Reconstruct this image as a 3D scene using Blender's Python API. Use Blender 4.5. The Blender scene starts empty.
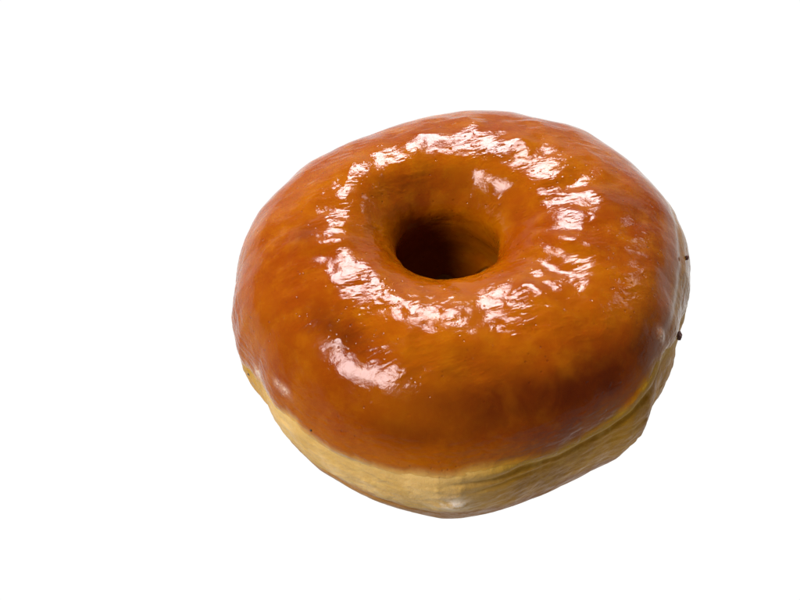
import math, numpy as np
MM=0.001
# ---------- smooth gradient noise ----------
_rs=np.random.RandomState(11)
_perm=_rs.permutation(256); _perm=np.concatenate([_perm,_perm,_perm])
_g=_rs.normal(size=(256,3)); _g/=np.linalg.norm(_g,axis=1)[:,None]
def pnoise(P):
    I=np.floor(P).astype(np.int64); F=P-I; I&=255
    U=F*F*F*(F*(F*6-15)+10)
    out=0
    for a in (0,1):
        for b in (0,1):
            for c in (0,1):
                h=_perm[_perm[_perm[(I[...,0]+a)&255]+((I[...,1]+b)&255)]+((I[...,2]+c)&255)]
                d=(_g[h]*(F-np.array([a,b,c]))).sum(-1)
                w=(U[...,0] if a else 1-U[...,0])*(U[...,1] if b else 1-U[...,1])*(U[...,2] if c else 1-U[...,2])
                out=out+w*d
    return out*1.6
def fbm(P,n=3,g=0.5):
    v=0;a=1
    for i in range(n):
        v=v+a*pnoise(P*(2.03**i)+17.3*i); a*=g
    return v
def sstep(a,b,x):
    t=np.clip((x-a)/(b-a),0,1); return t*t*(3-2*t)
def wrapdeg(d): return (d+180)%360-180

# ---------- profile of the ring, millimetres (rho, z) ----------
CP=np.array([(5,1.6),(12,0.5),(20,0.2),(30,0.2),(36,0.9),(41.2,4.0),(45.2,9.5),(48.2,16.5),(49.8,24),(49.2,31),(46.2,38),(41,43.6),(33,47.3),
             (25.4,48.0),(19.6,46.7),(14.7,43.3),(11.7,39.0),(12.1,34.2),(14.2,28),(16,22),(15,16),(10.5,12),(5,10.5),(1.2,9),(1.2,4)],float)
def catmull(C,k=40):
    n=len(C); out=[]
    t=np.linspace(0,1,k,endpoint=False)[:,None]
    for i in range(n):
        p0,p1,p2,p3=C[i-1],C[i],C[(i+1)%n],C[(i+2)%n]
        out.append(0.5*((2*p1)+(-p0+p2)*t+(2*p0-5*p1+4*p2-p3)*t*t+(-p0+3*p1-3*p2+p3)*t**3))
    return np.concatenate(out)
_c=catmull(CP); _c=np.concatenate([_c,_c[:1]])
_l=np.concatenate([[0],np.cumsum(np.linalg.norm(np.diff(_c,axis=0),axis=1))]); _l/=_l[-1]
def _near(x,z): return _l[np.argmin(np.hypot(_c[:,0]-x,_c[:,1]-z))]
_an=[0,_near(46.3,11.6),_near(49.8,27.6),_near(40.4,44.0),_near(28.6,47.9),_near(18.2,45.6),_near(15.5,17.5),1]
def profile(s):
    s=np.interp(np.mod(s,1.0),[0,.30,.41,.54,.625,.70,.86,1],_an)
    return np.interp(s,_l,_c[:,0]),np.interp(s,_l,_c[:,1])
R0=26.0; OY=2.4
SFIT=np.array([-0.06, 0.58, 1.56, 2.47, 3.1, 3.8, 4.12, 4.59, 5.36, 5.77, 6.13, 6.71, 6.62, 6.02, 5.76, 5.66, 4.87, 3.97, 3.52, 2.53, 1.25, 0.24, -0.32, -0.74, -1.2, -1.49, -1.4, -0.42, 0.42, 0.43, 0.45, 0.63, 0.77, 0.38, 0.1, -0.25, -0.65, -0.23, 0.05, -0.41, -0.19, -1.04, -1.7, -1.01, -0.34, -0.12, 0.24, 0.29, 0.38, 0.56, 1.05, 1.56, 2.07, 2.52, 2.11, 0.93, -0.03, -1.09, -1.96, -2.26, -2.56, -2.12, -1.49, -0.04, 0.34, -1.04, -1.87, -1.63, -1.72, -2.09, -1.89, -0.96])      # outer radius offset in mm every 5 degrees
def base(phi,s):
    """phi radians, s 0..1 -> xyz in mm (numpy arrays)"""
    rho,z=profile(s)
    deg=np.mod(np.degrees(phi),360)
    off=np.interp(deg,np.arange(73)*5.0,np.concatenate([SFIT,SFIT[:1]]))
    w=np.clip((rho-R0)/(49.8-R0),0,1)
    w=w**1.7
    fr=np.clip(-np.sin(phi)*1.6,0,1)
    w=w*(1-.8*fr*sstep(26,38,z))
    w=np.where(z<1.2,w*0.6,w)
    rho=rho+off*w
    wi=1-np.clip((rho-16)/22,0,1); wi=wi*wi*(3-2*wi)
    w2=1-np.clip((rho-12.5)/13,0,1); w2=w2*w2*(3-2*w2)
    return np.stack([rho*np.cos(phi)-1.9*wi-1.1*w2,rho*np.sin(phi)+0.9*wi+OY*w2,z],-1)
LAMPS=[('window_lamp',-2,43,1.0,.33,.31,70,(.95,.94,1.0)),
       ('side_lamp',-118,49,1.0,.36,.29,86,(.95,.94,1.0)),
       ('faint_lamp',53,34,1.2,.20,.26,16,(1,.92,.90)),
       ('back_fill_lamp',0,15,1.3,2.1,.46,.7,(1,.90,.84))]  # last entry: added dim fill behind the donut, for pale sheen on its shoulders
WORLD=(.95,.9,.92,.30)
import bpy

# ============================== helpers ==============================
def new_mat(name):
    m=bpy.data.materials.new(name); m.use_nodes=True; m.node_tree.nodes.clear()
    return m,m.node_tree
class NT:
    def __init__(s,nt): s.nt=nt
    def n(s,t,**k):
        o=s.nt.nodes.new(t)
        for a,b in k.items():
            if a=='ins':
                for i,v in b.items():
                    if isinstance(v,bpy.types.NodeSocket): s.nt.links.new(v,o.inputs[i])
                    else: o.inputs[i].default_value=v
            else: setattr(o,a,b)
        return o
    def noise(s,co,scale,detail=4,rough=.55,dist=0):
        return s.n('ShaderNodeTexNoise',ins={'Vector':co,'Scale':scale,'Detail':detail,'Roughness':rough,'Distortion':dist}).outputs['Fac']
    def math(s,op,a,b=0.0,clamp=False):
        return s.n('ShaderNodeMath',operation=op,use_clamp=clamp,ins={0:a,1:b}).outputs[0]
    def rng(s,v,a,b,c=0.,d=1.):
        return s.n('ShaderNodeMapRange',interpolation_type='SMOOTHSTEP',ins={'Value':v,'From Min':a,'From Max':b,'To Min':c,'To Max':d}).outputs[0]
    def mix(s,f,a,b,mode='MIX'):
        o=s.n('ShaderNodeMix',data_type='RGBA',blend_type=mode)
        for i,v in ((0,f),(6,a),(7,b)):
            if isinstance(v,bpy.types.NodeSocket): s.nt.links.new(v,o.inputs[i])
            else: o.inputs[i].default_value=v
        return o.outputs[2]

def mesh_obj(name,V,F,mat,parent=None,attrs=None,smooth=True):
    me=bpy.data.meshes.new(name)
    V=np.ascontiguousarray(V,dtype=np.float32); F=np.ascontiguousarray(F,dtype=np.int32)
    me.vertices.add(len(V)); me.vertices.foreach_set('co',V.ravel())
    k=F.shape[1]
    me.loops.add(F.size); me.loops.foreach_set('vertex_index',F.ravel())
    me.polygons.add(len(F)); me.polygons.foreach_set('loop_start',np.arange(0,F.size,k,dtype=np.int32))
    me.polygons.foreach_set('loop_total',np.full(len(F),k,dtype=np.int32))
    if smooth: me.polygons.foreach_set('use_smooth',np.ones(len(F),dtype=bool))
    for an,av in (attrs or {}).items():
        if av.ndim==1:
            at=me.attributes.new(an,'FLOAT','POINT'); at.data.foreach_set('value',av.astype(np.float32))
        else:
            at=me.attributes.new(an,'FLOAT_VECTOR','POINT'); at.data.foreach_set('vector',av.astype(np.float32).ravel())
    me.update(); me.validate()
    me.materials.append(mat)
    o=bpy.data.objects.new(name,me); bpy.context.scene.collection.objects.link(o)
    o.parent=parent
    return o

# ============================== the ring's surface ==============================
def normals_of(fn,phi,s):
    e=2e-3
    a=fn(phi+e,s)-fn(phi-e,s); b=fn(phi,s+e)-fn(phi,s-e)
    n=np.cross(a,b); n/=np.linalg.norm(n,axis=-1)[...,None]+1e-12
    return -n if FLIP else n
FLIP=False
_t=normals_of(base,np.array([0.]),np.array([0.40]))
if _t[0][0]<0: FLIP=True

# white line (lower rim of the glaze) as profile position for each azimuth
_ga=[0,20,60,100,150,185,200,209,218,228,233,240,246,253,259,267,272,280,291,299,307,314,319,326,332,338,345,360]
_gs=[.400,.398,.405,.400,.395,.378,.380,.396,.404,.416,.409,.407,.409,.413,.4186,.4214,.427,.427,.418,.420,.430,.4414,.456,.464,.455,.440,.418,.400]
def edge_s(deg):
    deg=np.mod(deg,360)
    j=0.0022*fbm(np.stack([np.cos(np.radians(deg))*14,np.sin(np.radians(deg))*14,0*deg],-1),3)
    return np.interp(deg,_ga,_gs)+j-.009*sstep(280,300,deg)*sstep(350,330,deg)-.005*sstep(215,235,deg)*sstep(300,285,deg)

def inner_s(deg):
    return .888-.040*np.exp(-(wrapdeg(deg-42)/26)**2)-.012*np.exp(-(wrapdeg(deg-100)/14)**2)+.004*np.sin(np.radians(deg)*11)

def spot(deg,s,d0,s0,rd,rs):
    return np.exp(-((wrapdeg(deg-d0)/rd)**2+((s-s0)/rs)**2))

def dough_disp(phi,s):
    P=base(phi,s); deg=np.mod(np.degrees(phi),360)
    es=edge_s(deg)
    w_top=sstep(.43,.52,s)*sstep(.90,.74,s)
    d =0.42*fbm(P/15.0,2)*sstep(0.20,0.32,s)                   # slow lumps of the dough
    d+=w_top*0.05*fbm(P/4.6+5,3)
    # slack skin round the lower side: folds and creases running along the ring
    low=sstep(.24,.30,s)*sstep(.45,.40,s)
    ang=np.radians(deg)
    d+=low*0.15*fbm(np.stack([P[...,0]/9,P[...,1]/9,P[...,2]/2.6],-1)+31,3)
    d+=low*0.045*fbm(P/1.3+3,3)
    d+=sstep(.29,.33,s)*sstep(.425,.40,s)*0.10*np.abs(fbm(np.stack([P[...,0]/4.2,P[...,1]/4.2,P[...,2]/3.0],-1)+77,3))
    # the long crease on the right below the white line
    cs=np.interp(deg,[262,273,284,292,300,310,320,335],[.404,.404,.404,.399,.396,.410,.434,.44])
    cw=sstep(262,276,deg)*sstep(336,322,deg)
    cs=cs+0.002*np.sin(ang*23)
    d-=cw*.5*np.exp(-((s-cs)/.0055)**2)
    d+=cw*0.55*np.exp(-((s-cs-.016)/.010)**2)
    c2=np.interp(deg,[270,283,296],[.382,.388,.384]); w2=sstep(268,276,deg)*sstep(300,290,deg)
    d-=w2*0.28*np.exp(-((s-c2)/.004)**2)
    c3=np.interp(deg,[300,318,334],[.372,.384,.398]); w3=sstep(298,308,deg)*sstep(338,326,deg)
    d-=w3*0.15*np.exp(-((s-c3)/.0045)**2)
    # left: step to the fried underside
    c4=np.interp(deg,[205,225,245,262],[.322,.326,.318,.312]); w4=sstep(200,212,deg)*sstep(270,258,deg)
    d-=w4*0.55*np.exp(-((s-c4)/.006)**2)
    # shallow swellings and hollows across the crown
    for (d0,h,wd,sc) in SWELL:
        d+=h*np.exp(-(wrapdeg(deg-d0-(s-.63)*40)*25/57.3/wd)**2)*np.exp(-((s-sc)/.045)**2)
    # the small blister at the front
    d+=0.5*spot(deg,s,268.5,.353,3.2,.016)
    # vertical puckers, right and rear rim
    d+=0.08*low*np.sin(np.radians(deg)*46+3*pnoise(P/10))*(sstep(300,330,deg)+sstep(20,0,deg))
    # rear right: slack folds of the rim
    rw=np.where(deg>300,1.0,sstep(80,50,deg))*np.where(deg<300,1.0,sstep(320,345,deg))
    d-=rw*0.28*np.exp(-((s-.470-.004*np.sin(ang*9))/.009)**2)
    return d,P,deg,es

def glaze_lift(P,deg,s,es):
    a=s-es
    # thickness, thicker roll at the rim, dipping into the dough at both ends
    t=0.30*sstep(-.002,.022,a)-0.06
    t=t-0.55*sstep(0,.012,s-inner_s(deg)+.012)
    top=sstep(.50,.58,s)*sstep(.84,.74,s)
    ny=np.stack([P[...,0]/8.0+P[...,1]/14.0,P[...,1]/2.7-P[...,0]/8.0,P[...,2]/4],-1)
    w=fbm(ny+9,4,.55)
    w2=fbm(P/1.9+44,2)
    patch=sstep(-.25,.35,pnoise(P/8.0+70))
    wide=fbm(P/np.array([6.5,6.5,9])+120,2)
    w=w+.5*np.abs(w)
    t=t+top*(0.27*wide+0.088*w*(.35+.9*patch)+0.016*w2)
    side=sstep(.43,.47,s)*sstep(.60,.50,s)
    t=t+side*0.028*(1-.8*spot(deg,s,245,.537,14,.04))*fbm(P/3.6+20,3)
    # sugar film puckers towards the rim
    rim=sstep(.405,.42,s)*sstep(.49,.45,s)
    t=t+rim*0.09*fbm(np.stack([P[...,0]/3,P[...,1]/3,P[...,2]/1.2],-1)+61,3)
    # little craters / bubbles
    for (d0,s0,r,h) in BUBBLES:
        rd=r/45*57.3; rs=r/185.
        if t.ndim==2:
            rows=np.nonzero(np.abs(wrapdeg(deg[:,0]-d0))<3*rd)[0]
            if len(rows)==0: continue
            t[rows]+=h*np.exp(-((wrapdeg(deg[rows]-d0)/rd)**2+((s[rows]-s0)/rs)**2))
        else: t=t+h*np.exp(-((wrapdeg(deg-d0)/rd)**2+((s-s0)/rs)**2))
    # thick flakes of sugar
    t=t+0.10*spot(deg,s,209.5,.416,1.4,.010)+.35*spot(deg,s,332.2,.480,1.3,.0085)
    return t
SWELL=[(193,.5,1.9,.63),(170,-.3,2.4,.63),(268,.7,2.6,.62),(285,-.35,2.2,.62),(346,.85,2.7,.64),(28,-.55,2.6,.64),(66,.5,2.4,.62),(118,-.5,2.6,.62),(240,-.3,2.,.6),(308,.55,2.2,.64),(326,-.5,2.4,.65),(252,.4,1.8,.62),(140,.45,2.2,.63)]
_rb=np.random.RandomState(5)
BUBBLES=[]
for (dc,sc,n,sd,ss) in [(230,.562,20,7,.016),(226,.60,20,8,.02),(70,.655,18,10,.012),(45,.66,30,8,.02),(352,.70,26,14,.03),(300,.62,30,14,.02),(140,.66,22,10,.02),(205,.57,14,8,.02),(230,.66,30,12,.015),(275,.50,14,30,.03)]:
    for _ in range(n):
        r=_rb.uniform(.16,.42); sg=1 if _rb.rand()<.55 else -1
        BUBBLES.append((dc+_rb.normal()*sd,sc+_rb.normal()*ss,r,sg*r*.22))

def grid_faces(n,m,wrap_m):
    i=np.arange(n)[:,None]; mm=m if wrap_m else m-1
    j=np.arange(mm)[None,:]
    a=i*m+j; b=((i+1)%n)*m+j; c=((i+1)%n)*m+(j+1)%m; d=i*m+(j+1)%m
    F=np.stack([a,b,c,d],-1).reshape(-1,4)
    return F[:,::-1] if FLIPF else F
FLIPF=False

def build_dough(mat,parent):
    n,m=1100,560
    phi=np.linspace(0,2*np.pi,n,endpoint=False); s=np.linspace(0,1,m,endpoint=False)
    PH,SS=np.meshgrid(phi,s,indexing='ij')
    d,P,deg,es=dough_disp(PH,SS)
    N=normals_of(base,PH,SS)
    d=d-.9*sstep(.004,.03,SS-es)*sstep(0,-.03,SS-inner_s(deg))
    V=P+N*d[...,None]
    V[...,2]=np.maximum(V[...,2],0.02)
    a=SS-es
    ao=np.where(SS>.7,.5,a)
    at={'edge':ao.ravel(),'blister':spot(deg,SS,268.5,.360,3.2,.018).ravel(),
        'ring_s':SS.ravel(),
        'left':(sstep(200,225,deg)*sstep(285,262,deg)).ravel()}
    return mesh_obj('dough',V.reshape(-1,3)*MM,grid_faces(n,m,True),mat,parent,at)
def build_glaze(mat,parent):
    n,m=1500,560
    phi=np.linspace(0,2*np.pi,n,endpoint=False); u=np.linspace(0,1,m)
    PH,U=np.meshgrid(phi,u,indexing='ij')
    deg=np.mod(np.degrees(PH),360); es=edge_s(deg)
    SS=es-.002+(inner_s(deg)-es+.002)*U
    d,P,deg,es=dough_disp(PH,SS)
    N=normals_of(base,PH,SS)
    V=P+N*(d+glaze_lift(P,deg,SS,es))[...,None]
    at={'edge':(SS-es).ravel(),'left':(sstep(200,225,deg)*sstep(285,262,deg)).ravel(),'ring_s':SS.ravel(),'pale':((sstep(325,345,deg)+sstep(75,55,deg)*(deg<180))*sstep(.50,.46,SS)).ravel(),
        'brown':np.clip(1.0*spot(deg,SS,228,.565,10,.022)+.6*spot(deg,SS,296,.50,24,.035)+.5*spot(deg,SS,276,.535,16,.03)+.40*spot(deg,SS,285,.51,38,.06)
                        +.8*spot(deg,SS,318,.485,14,.025)+.6*spot(deg,SS,70,.652,8,.02)+.45*spot(deg,SS,15,.585,9,.03)
                        +.5*spot(deg,SS,185,.60,7,.02)+.5*spot(deg,SS,257,.47,12,.02),0,1).ravel(),
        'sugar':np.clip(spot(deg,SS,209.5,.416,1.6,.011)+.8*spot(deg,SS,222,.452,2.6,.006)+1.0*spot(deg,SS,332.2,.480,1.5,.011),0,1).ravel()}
    return mesh_obj('glaze',V.reshape(-1,3)*MM,grid_faces(n,m,False),mat,parent,at)

def surf_point(deg,s,glaze=True):
    ph=np.array([np.radians(deg)]); ss=np.array([s])
    d,P,dg,es=dough_disp(ph,ss); n=normals_of(base,ph,ss)
    if glaze and s>es[0]: d=d+glaze_lift(P,dg,ss,es)
    return (P+n*d[:,None])[0]*MM,n[0]

# ============================== materials ==============================
def mat_glaze():
    m,nt=new_mat('glaze'); T=NT(nt)
    co=T.n('ShaderNodeTexCoord').outputs['Object']
    A=lambda n:T.n('ShaderNodeAttribute',attribute_name=n).outputs['Fac']
    edge=A('edge'); brown=A('brown'); sugar=A('sugar'); rs=A('ring_s')
    n1=T.noise(co,55,4,.55); n2=T.noise(co,170,5,.6); n3=T.noise(co,650,4,.6); n4=T.noise(co,95,3,.5,.6)
    c=T.mix(T.rng(n1,.34,.66),GL['a'],GL['b'])
    c=T.mix(T.rng(n2,.42,.72,0,.55),c,GL['c'])
    bf=T.math('MULTIPLY',brown,T.rng(n4,.25,.6,.45,1.0),True)
    c=T.mix(bf,c,GL['brown'])
    # pores in the browned crust
    vor=T.n('ShaderNodeTexVoronoi',ins={'Vector':co,'Scale':620.,'Randomness':1.}).outputs['Distance']
    pm=T.rng(T.noise(co,120,3,.6),.46,.60)
    pore=T.math('MULTIPLY',T.rng(vor,.22,.05),pm)
    c=T.mix(T.math('MULTIPLY',pore,.35),c,GL['brown'])
    # paler, yellower crust toward the white line
    c=T.mix(T.rng(T.math('ADD',edge,T.math('MULTIPLY',T.math('SUBTRACT',n2,.5),.03)),.050,.012,0,.40),c,GL['c'])
    rim=T.mix(A('left'),GL['rim'],GL['riml'])
    c=T.mix(T.rng(T.math('ADD',edge,T.math('MULTIPLY',T.math('SUBTRACT',n2,.5),.016)),.020,.000),c,rim)
    c=T.mix(T.math('MULTIPLY',A('pale'),T.rng(n2,.3,.6,.35,.8)),c,(.19,.10,.02,1))
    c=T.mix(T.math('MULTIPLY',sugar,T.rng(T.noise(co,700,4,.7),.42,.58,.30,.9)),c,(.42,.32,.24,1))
    bump_h=T.math('ADD',T.math('MULTIPLY',T.noise(co,420,5,.62,.4),1.0),T.math('MULTIPLY',T.noise(co,1500,3,.6),T.math('ADD',.14,T.math('MULTIPLY',T.rng(T.noise(co,140,3,.6),.50,.62),.22))))
    bump_h=T.math('SUBTRACT',bump_h,T.math('MULTIPLY',pore,.8))
    b1=T.n('ShaderNodeBump',ins={'Strength':1.0,'Distance':GL['bump'],'Height':bump_h}).outputs[0]
    rough=T.rng(T.noise(co,300,4,.6),.35,.75,.08,.19)
    p=T.n('ShaderNodeBsdfPrincipled',ins={'Base Color':c,'Roughness':rough,'IOR':GL['ior'],'Normal':b1,
        'Subsurface Weight':.35,'Subsurface Radius':(1.0,.35,.06),'Subsurface Scale':.0014,
        'Specular Tint':(1,.86,.80,1)})
    o=T.n('ShaderNodeOutputMaterial',ins={'Surface':p.outputs[0]})
    return m
def mat_dough():
    m,nt=new_mat('dough'); T=NT(nt)
    co=T.n('ShaderNodeTexCoord').outputs['Object']
    A=lambda n:T.n('ShaderNodeAttribute',attribute_name=n).outputs['Fac']
    edge=A('edge'); bl=A('blister'); rs=A('ring_s'); left=A('left')
    z=T.n('ShaderNodeSeparateXYZ',ins={0:co}).outputs[2]
    n1=T.noise(co,90,5,.6); n2=T.noise(co,320,5,.65)
    c=T.mix(T.rng(n1,.35,.65),DO['a'],DO['b'])
    c=T.mix(left,c,T.mix(T.rng(n1,.35,.65),DO['la'],DO['lb']))
    c=T.mix(T.rng(n2,.5,.78,0,.5),c,DO['spk'])
    # browned where it lay in the oil
    zz=T.math('ADD',T.math('SUBTRACT',z,T.math('MULTIPLY',left,.0035)),T.math('MULTIPLY',T.math('SUBTRACT',n1,.5),.012))
    c=T.mix(T.rng(zz,.0140,.0112,0,.85),c,DO['fried'])
    c=T.mix(T.rng(T.math('ADD',edge,T.math('MULTIPLY',T.math('SUBTRACT',n1,.5),.02)),-.020,-.002,0,.6),c,T.mix(left,DO['yel'],(.30,.185,.055,1)))
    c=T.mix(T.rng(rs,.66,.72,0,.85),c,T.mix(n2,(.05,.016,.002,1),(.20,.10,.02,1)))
    c=T.mix(T.math('MULTIPLY',bl,T.rng(n2,.42,.58,.1,.9),True),c,(.50,.42,.33,1))
    h=T.math('ADD',T.noise(co,520,5,.65,.5),T.math('MULTIPLY',T.noise(co,1800,3,.6),.25))
    b1=T.n('ShaderNodeBump',ins={'Strength':1.0,'Distance':.00020,'Height':h}).outputs[0]
    p=T.n('ShaderNodeBsdfPrincipled',ins={'Base Color':c,'Roughness':T.rng(n2,.35,.7,.34,.62),'Specular Tint':(1,.82,.5,1),'Specular IOR Level':.13,'IOR':1.35,'Normal':b1,
        'Subsurface Weight':.35,'Subsurface Radius':(1.0,.6,.25),'Subsurface Scale':.0016})
    T.n('ShaderNodeOutputMaterial',ins={'Surface':p.outputs[0]})
    return m
def mat_plain(name,col,rough,bump=0.):
    m,nt=new_mat(name); T=NT(nt)
    co=T.n('ShaderNodeTexCoord').outputs['Object']
    n=T.noise(co,2200,4,.6)
    c=T.mix(T.rng(n,.35,.65),tuple(x*.6 for x in col)+(1,),tuple(col)+(1,))
    b=T.n('ShaderNodeBump',ins={'Strength':.8,'Distance':bump,'Height':n}).outputs[0]
    p=T.n('ShaderNodeBsdfPrincipled',ins={'Base Color':c,'Roughness':rough,'Normal':b,'Subsurface Weight':0.0})
    T.n('ShaderNodeOutputMaterial',ins={'Surface':p.outputs[0]})
    return m

GL=dict(a=(.150,.0335,.0002,1),b=(.118,.0195,.0002,1),c=(.185,.054,.0004,1),brown=(.052,.0068,.0002,1),rim=(.24,.110,.004,1),riml=(.29,.170,.042,1),bump=.00009,ior=1.20)
DO=dict(a=(.27,.128,.005,1),b=(.18,.078,.003,1),la=(.38,.245,.085,1),lb=(.29,.170,.040,1),spk=(.34,.22,.06,1),fried=(.17,.065,.009,1),yel=(.23,.125,.010,1))

# ============================== objects ==============================
donut=bpy.data.objects.new('donut',None); bpy.context.scene.collection.objects.link(donut)
donut.empty_display_size=.02
donut['label']='glossy glazed ring donut with orange-brown top and pale cream side'
donut['category']='donut'
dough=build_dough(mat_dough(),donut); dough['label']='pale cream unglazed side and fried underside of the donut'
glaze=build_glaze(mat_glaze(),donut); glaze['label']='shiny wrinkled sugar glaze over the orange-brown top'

def lump(name,deg,s,size,mat,seed,label=None,sink=.35,flat=(1,1,1),rough=.38):
    p,n=surf_point(deg,s)
    rs=np.random.RandomState(seed)
    nu,nv=28,18
    u=np.linspace(0,2*np.pi,nu,endpoint=False); v=np.linspace(0,np.pi,nv)
    V=[]
    for b in v:
        for a in u:
            V.append((math.sin(b)*math.cos(a),math.sin(b)*math.sin(a),math.cos(b)))
    V=np.array(V); V=V*(1+rough*fbm(V*1.5+seed*3.1,3))[:,None]
    V=V*np.array(flat)*size*MM
    # orient local z to normal
    n=n/np.linalg.norm(n); t=np.cross([0,0,1.],n); t/=np.linalg.norm(t); b2=np.cross(n,t)
    V=V[:,:1]*t+V[:,1:2]*b2+V[:,2:3]*n+p+n*size*MM*flat[2]*(1-2*sink)
    F=[]
    for j in range(nv-1):
        for i in range(nu):
            F.append((j*nu+i,(j+1)*nu+i,(j+1)*nu+(i+1)%nu,j*nu+(i+1)%nu))
    o=mesh_obj(name,V,np.array(F),mat,donut)
    if label: o['label']=label
    return o
mcr=mat_plain('crumb_crust',(.085,.022,.010),.55,.0002)
mch=mat_plain('char_speck',(.03,.012,.006),.6,.0001)
lump('crumb',6.0,.452,.50,mcr,1,'smaller dark brown crumb stuck high on the right rim',.30)
lump('crumb',343.2,.421,.85,mcr,2,'larger dark brown crumb stuck low on the right rim',.18,(1.25,.8,.8))
lump('speck',233.2,.424,.22,mch,3,'tiny black speck on the lower left edge of the glaze')
lump('speck',203.4,.381,.24,mch,4,'tiny dark speck on the left rim just under the glaze',.4,(1.6,.6,.6))

# ============================== the self-glowing white surface ==============================
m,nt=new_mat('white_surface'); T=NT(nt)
e=T.n('ShaderNodeEmission',ins={'Color':(1,1,1,1),'Strength':1.02})  # surface given its own glow: stays pure white, shows no contact shadow
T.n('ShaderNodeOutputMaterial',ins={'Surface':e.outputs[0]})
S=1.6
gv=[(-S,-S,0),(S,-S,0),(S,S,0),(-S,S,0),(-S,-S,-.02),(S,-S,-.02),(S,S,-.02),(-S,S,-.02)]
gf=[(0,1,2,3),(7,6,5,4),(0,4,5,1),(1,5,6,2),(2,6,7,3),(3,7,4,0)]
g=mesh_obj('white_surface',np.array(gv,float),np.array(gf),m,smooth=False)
g['kind']='structure'; g['label']='seamless white surface that glows evenly by itself, without shadows'

# ============================== light ==============================
def lamp(name,az,el,dist,w,h,radiance,col):
    a,e=math.radians(az),math.radians(el)
    d=np.array([math.sin(a)*math.cos(e),math.cos(a)*math.cos(e),math.sin(e)])
    L=bpy.data.lights.new(name,'AREA'); L.shape='RECTANGLE'; L.size=w; L.size_y=h
    L.energy=radiance*math.pi*w*h; L.color=col
    o=bpy.data.objects.new(name,L); bpy.context.scene.collection.objects.link(o)
    p=d*dist+np.array([0,0,.03]); o.location=p
    from mathutils import Vector
    o.rotation_euler=Vector(d).to_track_quat('Z','Y').to_euler()
    return o
for a in LAMPS: lamp(*a)

w=bpy.data.worlds.new('World'); bpy.context.scene.world=w; w.use_nodes=True
bg=w.node_tree.nodes['Background']; bg.inputs[0].default_value=WORLD[:3]+(1,); bg.inputs[1].default_value=WORLD[3]

# ============================== camera ==============================
cam=bpy.data.cameras.new('camera'); co=bpy.data.objects.new('camera',cam); bpy.context.scene.collection.objects.link(co)
er=math.radians(46.0); D=.330
co.location=(0,-D*math.cos(er),.024+D*math.sin(er)); co.rotation_euler=(math.radians(90-46.0),0,0)
cam.sensor_width=36; cam.lens=1497.8/800*36
cam.shift_x=(400-461.0)/800; cam.shift_y=(305.67-300)/800
cam.clip_start=.01; cam.clip_end=50
sc=bpy.context.scene; sc.camera=co
sc.view_settings.view_transform='Standard'; sc.view_settings.look='None'
sc.view_settings.exposure=0; sc.view_settings.gamma=1
sc.cycles.use_denoising=True
sc.render.film_transparent=False
